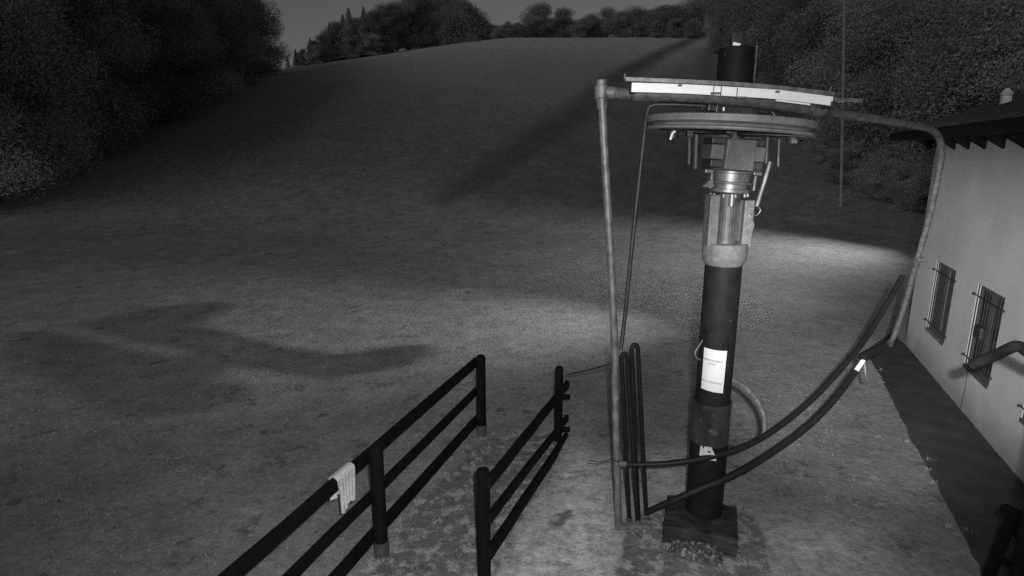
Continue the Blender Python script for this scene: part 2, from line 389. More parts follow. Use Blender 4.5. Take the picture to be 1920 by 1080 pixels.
# ------------------------------------------------------------------ grass blades near the camera
def grass_patch():
    N_ = 30000
    y = 3.6 + (rng.random(N_) ** 1.35) * 16; x = (rng.random(N_) - .5) * 2 * (y * .93) + .0
    # clumps
    cx = rng.random(900) * 24 - 12; cy = 3.6 + rng.random(900) ** 1.3 * 14
    k = rng.integers(0, 900, N_ // 2); x[:N_ // 2] = cx[k] + rng.normal(0, .10, N_ // 2); y[:N_ // 2] = cy[k] + rng.normal(0, .10, N_ // 2)
    j = np.clip(np.searchsorted(ys, y), 0, len(ys) - 1); i = np.clip(np.searchsorted(xs, x), 0, len(xs) - 1)
    keep = (dirt_dark[j, i] < .35) | (rng.random(N_) < .22)
    A = (x - WC.x) * WN.x + (y - WC.y) * WN.y
    keep &= (A > 1.55) | (y > 11)
    keep &= ~((x > .95) & (x < 2.9) & (y < 5.4) & (rng.random(N_) < .96))
    x, y = x[keep], y[keep]
    seeds = []
    def along(a, b, k, sd):
        for _ in range(k):
            t = random.random(); seeds.append((a.x + (b.x - a.x) * t + random.gauss(0, sd), a.y + (b.y - a.y) * t + random.gauss(0, sd)))
    for q in [(716, 1040), (903, 815), (1046, 826), (1160, 992), (1200, 990), (1250, 1030), (1375, 1030)]: p = flat(*q); along(p, p, 5, .08)
    along(flat(660, 1120), flat(915, 825), 40, .12); along(flat(930, 1090), flat(1060, 815), 40, .12); along(flat(1640, 690), flat(1850, 1100), 8, .06)
    sx_, sy_ = np.array(seeds).T; kk = 26
    tx = np.repeat(sx_, kk) + rng.normal(0, .022, len(sx_) * kk); ty = np.repeat(sy_, kk) + rng.normal(0, .022, len(sx_) * kk); nt_ = len(tx)
    x = np.concatenate([x, tx]); y = np.concatenate([y, ty]); n = len(x)
    z = terr(x, y) - .005
    h = rng.uniform(.012, .038, n) * np.clip(1.5 - y / 16, .5, 1)
    h[n - nt_:] = rng.uniform(.012, .045, nt_)
    th = rng.random(n) * 6.283; w = rng.uniform(.003, .007, n)
    lx = rng.normal(0, .022, n); ly = rng.normal(0, .022, n)
    a = np.stack([x - np.cos(th) * w, y - np.sin(th) * w, z], -1); b = np.stack([x + np.cos(th) * w, y + np.sin(th) * w, z], -1)
    c = np.stack([x + lx, y + ly, z + h], -1)
    co = np.stack([a, b, c], 1).reshape(-1, 3)
    me = bpy.data.meshes.new('grass')
    me.vertices.add(len(co)); me.vertices.foreach_set('co', co.astype('f').ravel())
    me.loops.add(len(co)); me.loops.foreach_set('vertex_index', np.arange(len(co), dtype='i'))
    me.polygons.add(n); me.polygons.foreach_set('loop_start', (np.arange(n) * 3).astype('i'))
    me.update(calc_edges=True)
    return me
M_blade = mat('grass_blades', .33, .8, .2, 1.5, 0)
me = grass_patch(); me.materials.append(M_blade)
gr = link('grass', me); gr['kind'] = 'stuff'; gr['label'] = 'short mown grass over the yard'; gr['category'] = 'grass'

# ------------------------------------------------------------------ hut on the right
WH = 3.90
wins = [(1.08, 2.08), (3.03, 3.96), (4.96, 5.9), (6.9, 7.85)]
Z0, Z1 = .62, 1.82
hut = thing('rendered_hut', 'low pale rendered hut with barred windows and dark jagged rafters', 'hut', WC)
RZ = Matrix(((WU.x, WN.x, 0), (WU.y, WN.y, 0), (0, 0, 1)))   # local x along the wall, y outward
def wbox(bm, s0, s1, o0, o1, z0, z1, bev=0):
    c = WP((s0 + s1) / 2, (o0 + o1) / 2, (z0 + z1) / 2); box(bm, c, (s1 - s0, o1 - o0, z1 - z0), RZ, bev)
bm = bmesh.new(); TH = .34; END = 10.5
ss = [0] + [v for w in wins for v in w] + [END]
for i in range(0, len(ss), 2): wbox(bm, ss[i], ss[i + 1], -TH, 0, -.3, WH)
for a, b in wins: wbox(bm, a, b, -TH, 0, -.3, Z0); wbox(bm, a, b, -TH, 0, Z1, WH)
bmesh.ops.remove_doubles(bm, verts=bm.verts, dist=.0005)
wbox(bm, 0, TH, -6, -TH, -.3, WH); wbox(bm, END - TH, END, -6, -TH, -.3, WH); wbox(bm, TH, END - TH, -6, -6 + TH, -.3, WH)
# gable triangle at both ends
for s0 in (0.0, END - TH):
    vv = [WP(s0 + ds, o, z) for ds in (0, TH) for o, z in ((0, WH), (-6, WH), (-3, WH + 1.0))]
    q = [bm.verts.new(v) for v in vv]
    bm.faces.new(q[:3]); bm.faces.new(q[3:])
    for i in range(3): bm.faces.new((q[i], q[(i + 1) % 3], q[3 + (i + 1) % 3], q[3 + i]))
obj('wall', bm, M_render, hut)
# roof: eave edge found 0.62 m out from the wall
OV, SL = .62, math.tan(R(19))
r_ = ray(1850, 229); t_ = (WC + WN * OV - Vector((0, 0, 0))).dot(WN) / r_.dot(WN); ZE = H + r_.z * t_
def roofz(o): return ZE + (OV - o) * SL
bm = bmesh.new()
S0, S1 = -.55, END + .4
def slab(bm, quad, th):
    nrm = (quad[1] - quad[0]).cross(quad[2] - quad[0]).normalized()
    if nrm.z < 0: nrm = -nrm
    a = [bm.verts.new(v) for v in quad]; b = [bm.verts.new(v - nrm * th) for v in quad]
    bm.faces.new(a); bm.faces.new(b[::-1])
    for i in range(4): bm.faces.new((a[i], a[(i + 1) % 4], b[(i + 1) % 4], b[i]))
slab(bm, [WP(S0, OV, ZE), WP(S1, OV, ZE), WP(S1, -3, roofz(-3)), WP(S0, -3, roofz(-3))], .05)
slab(bm, [WP(S0, -3.003, roofz(-3)), WP(S1, -3.003, roofz(-3)), WP(S1, -6.6, roofz(.6)), WP(S0, -6.6, roofz(.6))], .05)
n_r = 0
s = S0 + .1
while s < S1:      # standing seams of the sheet
    a = WP(s, OV - .01, ZE + .012); b = WP(s, -2.98, roofz(-2.98) + .012)
    tube(bm, [a, b], .012, 6); s += .55
roof = obj('roof', bm, M_roof, hut)
bm = bmesh.new(); wbox(bm, S0, S1, OV + .002, OV + .024, 3.825, ZE + .012)
sub('fascia', bm, M_soffit, roof)
bm = bmesh.new(); wbox(bm, S0, S1, .002, OV, 3.83, 3.845)
sub('soffit', bm, M_soffit, roof)
s = -.30
while s < END:
    bm = bmesh.new(); w = .045
    prof = [(0.003, 3.829), (.24, 3.829), (.20, 3.79), (.003, 3.655)]
    A = [bm.verts.new(WP(s - w, o, z)) for o, z in prof]; B = [bm.verts.new(WP(s + w, o, z)) for o, z in prof]
    bm.faces.new(A); bm.faces.new(B[::-1])
    for i in range(4): bm.faces.new((A[i], A[(i + 1) % 4], B[(i + 1) % 4], B[i]))
    sub('rafter_end', bm, M_soffit, roof); s += .67
def window(a, b, blob, first=False):
    MF = M_framep if first else M_frame; MG = M_shut if first else M_glass; MI = M_iron
    bm = bmesh.new(); o0 = -.09
    for q in ((a, a + .06, Z0 + .02, Z1), (b - .06, b, Z0 + .02, Z1), (a + .06, b - .06, Z0 + .02, Z0 + .09), (a + .06, b - .06, Z1 - .07, Z1), ((a + b) / 2 - .025, (a + b) / 2 + .025, Z0 + .09, Z1 - .07)):
        wbox(bm, q[0], q[1], o0, o0 + .05, q[2], q[3])
    w = obj('window', bm, MF, hut)
    bm = bmesh.new(); wbox(bm, a + .05, b - .05, o0 + .01, o0 + .02, Z0 + .05, Z1 - .05); sub('pane', bm, MG, w)
    bm = bmesh.new(); wbox(bm, a + .002, b - .002, -.039, .015, Z0 - .03, Z0 + .018); sub('sill', bm, MF, w)
    bm = bmesh.new(); n = 10; o = -.012
    for i in range(n):
        s_ = a + .02 + (b - a - .04) * i / (n - 1); tube(bm, [WP(s_, o, Z0 - .04), WP(s_, o, Z1 - .0)], .009, 8)
    for z in (Z0 + .14, Z1 - .16):
        tube(bm, [WP(a - .05, .012, z), WP(b + .05, .012, z)], .009, 8)
        for s_ in (a - .05, b + .05): tube(bm, [WP(s_, -.02, z), WP(s_, .035, z)], .018, 8)
    g = sub('window_bars', bm, MI, w)
    if blob:
        bm = bmesh.new(); wbox(bm, a + .28, a + .52, o + .01, o + .07, 1.13, 1.30, .02); sub('lock_box', bm, M_iron, w)
for i, (a, b) in enumerate(wins): window(a, b, i == 1, i == 0)
# small iron hook and a hair crack / cable on the wall
bm = bmesh.new(); tube(bm, smooth_pts([WP(.12, .0, 1.98), WP(.14, .12, 1.98), WP(.34, .16, 1.95)], 4), .012, 8); obj('wall_hook', bm, M_iron, hut)
bm = bmesh.new(); tube(bm, smooth_pts([WP(3.22, .006, .58), WP(3.24, .007, .3), WP(3.21, .006, .02)], 4), .004, 6); obj('wall_cable', bm, M_iron, hut)
# chimney seen over the eave
cb_ = P(1885, 196, 6.2)
o_ = (cb_ - WC).dot(WN); s_c = (cb_ - WC).dot(WU)
bm = bmesh.new()
bx = WP(s_c, o_, 0)
oc = -.55
rr = ray(1886, 185); tt = (WC + WN * oc).dot(WN) / rr.dot(WN); cc = rr * tt + Vector((0, 0, H))
zb = roofz(oc) - .06
box(bm, (cc.x, cc.y, (zb + cc.z + .05) / 2), (.12, .12, cc.z + .05 - zb), RZ, .012)
chim = obj('vent_stack', bm, M_chim, hut, True)
bm = bmesh.new(); lathe(bm, [(0, 0), (.075, 0), (.085, .03), (.06, .06), (.035, .10), (0, .11)], (cc.x, cc.y, cc.z + .052), 16)
sub('stack_cap', bm, M_chim, chim, True)

# ------------------------------------------------------------------ mast of the ski tow with bull wheel, gearbox and motor
MX, MY = 1.875, 5.14
mast = thing('ski_tow_mast', 'dark steel ski tow mast carrying a big horizontal wheel, gearbox and motor', 'ski lift mast', (MX, MY, 0))
c0 = (MX, MY, 0)
tilt = Matrix.Rotation(R(3.6), 3, 'Y')
bm = bmesh.new(); lathe(bm, [(0, .2), (.172, .2), (.172, 1.33), (.168, 1.345), (.158, 1.35), (.158, 2.66), (0, 2.66)], c0, 48)
pole = obj('pole', bm, M_mast, mast, True)
bm = bmesh.new(); lathe(bm, [(.159, 1.352), (.176, 1.352), (.176, 1.30), (.1725, 1.295), (.1725, .95), (.1735, .945), (.1735, .96)], c0, 48)
sub('sleeve', bm, M_mast2, pole, True)
bm = bmesh.new(); lathe(bm, [(0, 2.64), (.162, 2.64), (.188, 2.69), (.192, 2.74), (.192, 2.83), (.185, 2.835), (0, 2.835)], c0, 48)
obj('collar', bm, M_yel, mast, True)
# fork plates
for sx in (-1, 1):
    bm = bmesh.new()
    box(bm, (MX + sx * .148, MY - .02, 3.02 - (.012 * sx)), (.082, .16, .42 - .02 * sx), Matrix.Identity(3), .008)
    pl = obj('fork_plate', bm, M_yel, mast)
    bm = bmesh.new()
    bm.free()
    for z in (2.95, 3.17):
        bm = bmesh.new(); tube(bm, [(MX + sx * .15, MY - .10, z), (MX + sx * .15, MY - .118, z)], .016, 6); sub('bolt', bm, M_steel, pl)
# motor, ribbed
bm = bmesh.new(); cyl(bm, c0, .098, 2.835, 3.28, 40)
for k in range(30):
    a = 2 * math.pi * k / 30
    box(bm, (MX + .103 * math.cos(a), MY + .103 * math.sin(a), 3.03), (.018, .005, .34), Matrix.Rotation(a, 3, 'Z'))
obj('motor', bm, mat('motor_paint', .06, .5, .4, 12, .1), mast)
bm = bmesh.new(); cyl(bm, (MX - .01, MY - .1, 0), .028, 3.16, 3.3, 16)
obj('motor_nipple', bm, M_steel, mast, True)
# flanges
bm = bmesh.new()
lathe(bm, [(r_, z_ - 3.36) for r_, z_ in [(0, 3.26), (.14, 3.26), (.165, 3.275), (.165, 3.30), (.145, 3.305), (.145, 3.34), (.175, 3.345), (.178, 3.36), (.155, 3.365), (.155, 3.43), (.17, 3.435), (.17, 3.45), (0, 3.45)]], (MX, MY, 3.36), 44, tilt)
fl_o = obj('flange', bm, M_steel, mast, True)
for k in range(10):
    a = 2 * math.pi * (k + .5) / 10; bm = bmesh.new()
    tube(bm, [(MX + .15 * math.cos(a), MY + .15 * math.sin(a), 3.235), (MX + .15 * math.cos(a), MY + .15 * math.sin(a), 3.262)], .012, 6)
    sub('bolt', bm, M_steel, fl_o)
bm = bmesh.new()
for sx in (-1, 1):
    b2_ = bmesh.new(); box(b2_, (MX + sx * .205, MY - .04, 3.44 - sx * .01), (.07, .06, .03), tilt, .006); sub('clamp_head', b2_, M_steel, fl_o)
    b2_ = bmesh.new(); box(b2_, (MX + sx * .185, MY - .05, 3.36 - sx * .01), (.018, .05, .128), tilt, .003); sub('clamp_bar', b2_, M_steel, fl_o)
v = [bm.verts.new(Vector(q)) for q in ((MX - .26, MY - .08, 3.32), (MX - .175, MY - .1, 3.32), (MX - .175, MY - .08, 3.40), (MX - .26, MY - .02, 3.32), (MX - .175, MY - .02, 3.32), (MX - .175, MY - .02, 3.40))]
bm.faces.new(v[:3]); bm.faces.new(v[3:][::-1]); bm.faces.new((v[0], v[1], v[4], v[3])); bm.faces.new((v[1], v[2], v[5], v[4])); bm.faces.new((v[2], v[0], v[3], v[5]))
sub('lug', bm, M_gear, fl_o)
# gearbox
def tb(bm, dx, dy, z, size, bev=.008):
    box(bm, (MX + dx, MY + dy, z - dx * math.tan(R(3.6))), size, tilt, bev)
bm = bmesh.new(); tb(bm, 0, -.02, 3.585, (.245, .34, .25), .012); tb(bm, 0, 0, 3.60, (.45, .26, .12), .01)
gear = obj('gearbox', bm, M_gear, mast)
bm = bmesh.new(); tb(bm, -.16, 0, 3.505, (.12, .24, .06)); tb(bm, .16, 0, 3.505, (.12, .24, .06)); tb(bm, 0, 0, 3.69, (.44, .24, .05)); tb(bm, 0, 0, 3.462, (.40, .28, .018), .003)
sub('gearbox_cover', bm, M_dark, gear)
# wheel
wc = Vector((MX - .055, MY, 3.80))
prof = [(0, -.03), (.09, -.035), (.09, -.02), (.60, -.012), (.62, -.04), (.70, -.045), (.712, -.035), (.712, -.022), (.675, -.012), (.665, .003), (.69, .012), (.712, .016), (.718, .02), (.718, .068), (.70, .074), (.66, .07), (.64, .03), (.09, .03), (.09, .06), (0, .06)]
prof = [(r_ * .945 if r_ > .2 else r_, z_) for r_, z_ in prof]
bm = bmesh.new(); lathe(bm, prof, wc, 96, tilt); wheel = obj('bull_wheel', bm, M_wheel, mast, True)
bm = bmesh.new(); lathe(bm, [(0, -.10), (.035, -.09), (.012, -.03), (0, -.02)], wc + Vector((0, -.17, 0)), 14); sub('grease_cone', bm, M_steel, wheel, True)
bm = bmesh.new()
for a in range(0, 360, 45):
    d = Vector((math.cos(R(a + 12)), math.sin(R(a + 12)), 0)); box(bm, wc + tilt @ (d * .36 + Vector((0, 0, -.028))), (.5, .03, .03), tilt @ Matrix.Rotation(R(a + 12), 3, 'Z'))
sub('wheel_spokes', bm, M_dark, wheel)
# rollers / hooks below the rim
def rod(name, pts, r, m, parent=mast, seg=10, dome=False):
    bm = bmesh.new(); tube(bm, pts, r, seg, dome); return obj(name, bm, m, parent, True)
rod('guide_rod', [P(1293, 258, 5.1), P(1292, 308, 5.1)], .012, M_galvd)
rod('guide_rod', [P(1461, 260, 5.1), P(1459, 312, 5.1)], .010, M_galvd)
rod('hook', smooth_pts([P(1266, 246, 5.0), P(1261, 250, 5.0), P(1257, 262, 5.0)], 4), .009, M_refl)
rod('hook', smooth_pts([P(1487, 258, 5.0), P(1491, 262, 5.0), P(1493, 268, 5.0)], 4), .008, M_steel)
for q_ in (P(1262, 252, 5.08), P(1487, 262, 5.08)):
    bm = bmesh.new(); cyl(bm, q_, .05, -.03, .03, 20); obj('rope_roller', bm, M_dark, mast, True)
for x in (1293, 1461):
    bm = bmesh.new(); a = P(x, 256, 5.1); box(bm, (a.x, a.y, a.z + .03), (.05, .05, .07), None, .006); obj('rod_clamp', bm, M_dark, mast)
# dark bars from the wheel bearing down the sides
rod('side_bar', [P(1306, 252, 5.3), P(1304, 316, 5.3)], .035, M_dark)
rod('side_bar', [P(1440, 252, 5.3), P(1436, 306, 5.3)], .03, M_dark)
rod('light_conduit', [P(1444, 303, 5.05), P(1440, 318, 5.05), P(1419, 387, 5.05)], .017, M_galv)
bm = bmesh.new(); pts = smooth_pts([P(1420, 386, 5.05), P(1426, 394, 5.05), P(1418, 404, 5.05), P(1405, 403, 5.04), P(1413, 420, 5.04), P(1408, 436, 5.05)], 5); tube(bm, pts, .005, 6); obj('chain', bm, M_steel, mast, True)
# upper works between wheel and beam
bm = bmesh.new(); cyl(bm, c0, .07, 3.86, 4.05, 24); tb(bm, -.02, 0, 3.94, (.36, .20, .08)); tb(bm, .20, -.02, 3.96, (.14, .1, .05)); tb(bm, -.2, -.02, 3.97, (.10, .08, .09))
ub = obj('bearing_block', bm, M_mast2, mast)
rod('label_tab', [P(1357, 201, 5.02), P(1357, 208, 5.02)], .008, M_refl)
rod('bracing_strut', [P(1447, 209, 5.05), P(1458, 223, 5.02)], .006, M_steel)
rod('small_bulb', [P(1316, 202, 5.0), P(1318, 204, 5.0)], .006, M_steel)
# upper tube
ZT = 4.43
bm = bmesh.new(); lathe(bm, [(0, 4.05), (.142, 4.05), (.142, ZT), (.136, ZT + .006), (0, ZT + .01)], (MX - .035, MY, 0), 48); up = obj('upper_tube', bm, M_mast, mast, True)
bm = bmesh.new(); tube(bm, [(MX + .118, MY - .03, 4.06), (MX + .118, MY - .03, ZT + .02)], .006, 8); sub('side_cable', bm, M_galvd, up)
bm = bmesh.new(); a = P(1378, 71, 5.2); box(bm, (a.x, a.y - .05, ZT + .03), (.065, .05, .03), Matrix.Rotation(.3, 3, 'Y'), .006); box(bm, (a.x + .01, a.y, ZT + .07), (.09, .08, .13), None, .006)
sub('tube_end_fitting', bm, M_dark, up)
bm = bmesh.new(); box(bm, (a.x - .015, a.y - .09, ZT + .03), (.06, .02, .025), Matrix.Rotation(.2, 3, 'Y'), .004); sub('pale_tab', bm, M_white, up)
# grab loop, at the right of the mast
lp = [P(1368, 712, 5.38), P(1392, 722, 5.38), P(1415, 745, 5.36), P(1430, 772, 5.33), P(1434, 800, 5.3), P(1428, 818, 5.28), P(1405, 828, 5.25), P(1355, 830, 5.15)]
bm = bmesh.new(); tube(bm, smooth_pts(lp, 3), .025, 14); obj('grab_loop', bm, M_galvd, mast, True)
bm = bmesh.new(); tube(bm, [P(1380, 832, 5.2), P(1358, 827, 5.1)], .028, 12, True); obj('loop_socket', bm, M_galv, mast, True)
rod('bent_wire', smooth_pts([P(1323, 628, 5.12), P(1313, 645, 5.08), P(1303, 662, 5.06), P(1308, 672, 5.06), P(1318, 676, 5.1)], 4), .006, M_galv)
# base block
az = Matrix.Rotation(-R(19), 3, 'Z')
bm = bmesh.new(); off = az @ Vector((-.02, -.10, 0)); box(bm, (MX + off.x, MY + off.y, .08), (.66, .54, .22), az); bmesh.ops.subdivide_edges(bm, edges=bm.edges[:], cuts=9, use_grid_fill=True)
for v_ in bm.verts: v_.co += Vector((random.uniform(-.007, .007), random.uniform(-.007, .007), random.uniform(-.009, .006)))
blk = obj('base_block', bm, M_block, mast)
bm = bmesh.new()
off = az @ Vector((-.04, -.44, 0))
bmesh.ops.create_grid(bm, x_segments=26, y_segments=14, size=.5, matrix=Matrix.Translation((MX + off.x, MY + off.y, 0)) @ az.to_4x4() @ Matrix.Diagonal((.46, .26, 1, 1)))
for v in bm.verts:
    l = az.inverted() @ (v.co - Vector((MX + off.x, MY + off.y, 0)))
    e = max(abs(l.x) / .23, abs(l.y) / .13); v.co.z = .02 + (1 - e ** 3) * (.05 + random.uniform(0, .05)); v.co.x += random.uniform(-.008, .008)
sub('crumbled_footing', bm, mat('crumbled_concrete', .07, .9, .7, 30, .6, 60, spots=(24, .58, .25)), blk)

# notices on the mast, wrapped round the tube
def wrap_sheet(name, quad_px, rad, m, label, thick=.002, holes=None):
    """quad_px: TL,TR,BR,BL picture points; each is dropped onto the cylinder"""
    def hit(px, py, r):
        d = ray(px, py); a = d.x ** 2 + 1; b = -2 * (d.x * MX + MY); c = MX ** 2 + MY ** 2 - r * r
        q = b * b - 4 * a * c
        t = (-b - math.sqrt(max(q, 0))) / (2 * a); p = d * t + Vector((0, 0, H))
        return math.atan2(p.y - MY, p.x - MX), p.z
    A = [hit(*q, rad) for q in quad_px]
    A = [(a if a < 0 else a - 2 * math.pi, z) for a, z in A]
    def uv(u, v):
        a0 = A[0][0] * (1 - v) + A[3][0] * v; a1 = A[1][0] * (1 - v) + A[2][0] * v
        z0 = A[0][1] * (1 - v) + A[3][1] * v; z1 = A[1][1] * (1 - v) + A[2][1] * v
        return a0 * (1 - u) + a1 * u, z0 * (1 - u) + z1 * u
    return uv
def onc(a, z, r): return Vector((MX + r * math.cos(a), MY + r * math.sin(a), z))
uv = wrap_sheet('', [(1321, 651), (1363, 658), (1355, 737), (1315, 727)], .160, None, '')
notice = thing('paper_notice', 'white printed paper notice wrapped around the dark mast, above the torn scrap', 'notice', onc(*uv(.5, .5), .165))
bm = bmesh.new(); nu, nv = 16, 20
for r in (.1615, .1628):
    g = [[bm.verts.new(onc(*uv(i / nu, j / nv), r + .002 * math.sin(i * .9) * (j / nv) * 0 + (.003 if (i in (0, nu) and j in (0, nv)) else 0))) for i in range(nu + 1)] for j in range(nv + 1)]
    for j in range(nv):
        for i in range(nu): bm.faces.new((g[j][i], g[j][i + 1], g[j + 1][i + 1], g[j + 1][i]))
obj('paper_sheet', bm, M_paper, notice, True)
def text_on(uvf, lines, r, parent, m):
    for txt, u0, u1, v0, v1 in lines:
        bm = bmesh.new()
        cu = bpy.data.curves.new('t', 'FONT'); cu.body = txt; cu.resolution_u = 2; cu.offset = .012
        o = bpy.data.objects.new('t', cu); C.objects.link(o)
        dg = bpy.context.evaluated_depsgraph_get(); me = bpy.data.meshes.new_from_object(o.evaluated_get(dg))
        bpy.data.objects.remove(o)
        xs_ = [v.co.x for v in me.vertices]; ys_ = [v.co.y for v in me.vertices]
        x0, x1, y0, y1 = min(xs_), max(xs_), min(ys_), max(ys_)
        for v in me.vertices:
            u = u0 + (u1 - u0) * (v.co.x - x0) / (x1 - x0); w = v1 - (v1 - v0) * (v.co.y - y0) / (y1 - y0)
            v.co = onc(*uvf(u, w), r)
        bm.from_mesh(me); bpy.data.meshes.remove(me)
        obj('printed_line', bm, m, parent)
text_on(uv, [('NEPROVALIZENT', .03, .86, .235, .285), ('STOPA', .26, .58, .325, .365), ('NA 2 LYZE KUSCE', .02, .90, .755, .80)], .1640, notice, M_ink)
uv2 = wrap_sheet('', [(1313, 835), (1336, 838), (1343, 864), (1311, 858)], .174, None, '')
scrap = [(0.05, .02), (.16, 0), (.3, .22), (.36, 0), (.9, .02), (1, .5), (1, 1), (.45, 1), (.42, .86), (0, .80)]
bm = bmesh.new()
for r in (.1765, .1778): bm.faces.new([bm.verts.new(onc(*uv2(u, v), r)) for u, v in scrap])
tag(obj('paper_scrap', bm, M_paper), 'small torn white paper scrap stuck low on the dark mast', 'paper scrap')

# ------------------------------------------------------------------ pipe frame in front of the mast
fr = thing('pipe_frame', 'weathered steel pipe portal frame arching in front of the mast and wheel', 'pipe frame', flat(1160, 990))
D0 = 5.1
foot = flat(1160, 992)
bm = bmesh.new(); lg = [P(1129, 195, D0), P(1136, 330, D0), P(1145, 480, D0), P(1152, 640, D0), P(1155, 800, D0), foot]
tube(bm, smooth_pts(lg, 5), [.034] * 26, 14); leg = obj('leg', bm, M_galv, fr, True)
bm = bmesh.new(); tube(bm, [P(1152, 620, D0 - .01), P(1159, 860, D0 - .01), P(1161, 975, D0)], .014, 8); sub('leg_rib', bm, M_galvd, leg, True)
bm = bmesh.new(); tube(bm, [P(1128, 150, D0), P(1128, 160, D0), P(1128, 161, D0), P(1128, 184, D0), P(1128.5, 185, D0), P(1129, 204, D0)], [.047, .05, .058, .058, .047, .044], 16)
tube(bm, [P(1128, 172, D0), P(1152, 174, D0)], .05, 16); obj('pipe_fitting', bm, M_galv, fr, True)
beam = [(1150, 173, 5.1), (1180, 176, 5.05), (1280, 178, 4.97), (1370, 184, 4.94), (1460, 194, 4.98), (1540, 207, 5.08), (1600, 217, 5.3), (1660, 226, 5.6), (1710, 234, 5.9), (1738, 240, 6.1)]
bp_ = smooth_pts([P(*q) for q in beam], 5)
bm = bmesh.new(); tube(bm, bp_, [.046 - .012 * i / (len(bp_) - 1) for i in range(len(bp_))], 16); bo = obj('beam', bm, M_galvd, fr, True)
bm = bmesh.new(); sl = smooth_pts([P(x, y, d) for x, y, d in beam[1:6]], 6); tube(bm, sl, .058, 18)
sub('beam_sleeve', bm, M_galvd, bo, True)
for q, dx in ((P(1181, 176, 5.05), .02), (P(1548, 208, 5.1), .03)):
    bm = bmesh.new(); tube(bm, [q, q + Vector((dx, 0, -.002))], .064, 16); sub('clamp_ring', bm, M_dark, bo, True)
rl = smooth_pts([P(1736, 239.5, 6.1), P(1752, 247, 6.2), P(1762, 262, 6.3), P(1765, 290, 6.35), P(1757, 340, 6.4), P(1742, 410, 6.5), P(1722, 480, 6.6), P(1700, 560, 6.75), P(1682, 615, 6.85), P(1668, 648, 6.9)], 5)
bm = bmesh.new(); tube(bm, rl, [.034 - .008 * max(0, (i - 12)) / (len(rl)) for i in range(len(rl))], 14); obj('bent_leg', bm, M_galvd, fr, True)
bm = bmesh.new(); q = P(1726, 487, 6.55); tube(bm, [q + Vector((-.04, 0, 0)), q + Vector((.06, 0, 0))], .03, 10); obj('leg_clamp', bm, M_galv, fr, True)

# long white panel lamp housing on the beam
pn = thing('white_panel', 'long narrow bright white panel under a grey strip on top of the beam', 'panel', P(1370, 165, 4.86))
def bar_between(bm, a, b, w, h, bev=.003):
    a = Vector(a); b = Vector(b); d = (b - a).normalized(); u = d.cross(Vector((0, 0, 1))).normalized(); v = u.cross(d)
    box(bm, (a + b) / 2, ((b - a).length, w, h), Matrix((d, u, v)).transposed(), bev)
def curve_bar(bm, pts, w, h):
    for a, b in zip(pts, pts[1:]): bar_between(bm, a, b, w, h, 0)
pp = [(1184, 164, 4.84), (1280, 167, 4.80), (1370, 172, 4.78), (1460, 178, 4.81), (1558, 190, 4.88)]
bm = bmesh.new()
W_ = [P(*q) for q in pp]
def strip(bm, pts, w, h):
    rings = []
    for i, p in enumerate(pts):
        d = (pts[min(i + 1, len(pts) - 1)] - pts[max(i - 1, 0)]).normalized(); u = d.cross(Vector((0, 0, 1))).normalized(); v = u.cross(d)
        rings.append([bm.verts.new(p + u * a * w / 2 + v * b * h / 2) for a, b in ((1, 1), (1, -1), (-1, -1), (-1, 1))])
    for A, B in zip(rings, rings[1:]):
        for k in range(4): bm.faces.new((A[k], A[(k + 1) % 4], B[(k + 1) % 4], B[k]))
    bm.faces.new(rings[0]); bm.faces.new(rings[-1][::-1])
strip(bm, smooth_pts(W_, 3), .035, .068); pw = obj('white_face', bm, M_white, pn)
for (x, y), dz, sz in [((1338, 170), 0, (.006, .006, .07)), ((1352, 171), 0, (.006, .006, .07)), ((1382, 173.5), 0, (.006, .006, .07)), ((1275, 160), 0, (.03, .012, .014)), ((1458, 172), 0, (.03, .012, .014)), ((1342, 172), -.012, (.075, .02, .016)), ((1390, 180), -.012, (.075, .02, .016))]:
    bm = bmesh.new(); q = P(x, y, 4.755); box(bm, (q.x, q.y, q.z + dz), sz, None, .001); sub('clip', bm, M_galvd, pw)
tp = [(1172, 149.5, 4.85), (1280, 154, 4.81), (1370, 158.5, 4.79), (1460, 166, 4.82), (1556, 177, 4.9)]
bm = bmesh.new(); strip(bm, smooth_pts([P(*q) for q in tp], 3), .11, .028); obj('top_strip', bm, M_galv, pn)
bm = bmesh.new(); bar_between(bm, P(1455, 188, 4.80), P(1518, 196, 4.84), .02, .014); obj('lower_strip', bm, M_white, pn)
bm = bmesh.new(); bar_between(bm, P(1555, 186, 4.92), P(1615, 189, 4.98), .03, .03); obj('end_bar', bm, M_galv, pn)
for q_ in ([P(1552, 178, 4.9), P(1559, 163, 4.9)], [P(1570, 192, 4.92), P(1584, 189, 4.9)], [P(1171, 148, 4.85), P(1172, 138, 4.85)]):
    bm = bmesh.new(); tube(bm, q_, .006, 8); obj('bent_tag', bm, M_galv, pn)
for x, y in ((1186, 170), (1550, 198)):
    bm = bmesh.new(); q = P(x, y, 4.95); box(bm, q, (.035, .20, .05), None, .004); obj('bracket', bm, M_dark, pn)

# thin dark line from the wheel down to the hoops
bm = bmesh.new(); hp = smooth_pts([P(1330, 199, 5.25), P(1260, 196, 5.3), P(1222, 198, 5.35), P(1213, 215, 5.35), P(1207, 262, 5.33), P(1196, 360, 5.3), P(1184, 470, 5.28), P(1172, 590, 5.25), P(1164, 655, 5.2)], 5)
tube(bm, hp, .020, 10)
tag(obj('hanging_hose', bm, M_dark, None, True), 'thin dark hose running from behind the wheel down to the black hoops', 'hose')

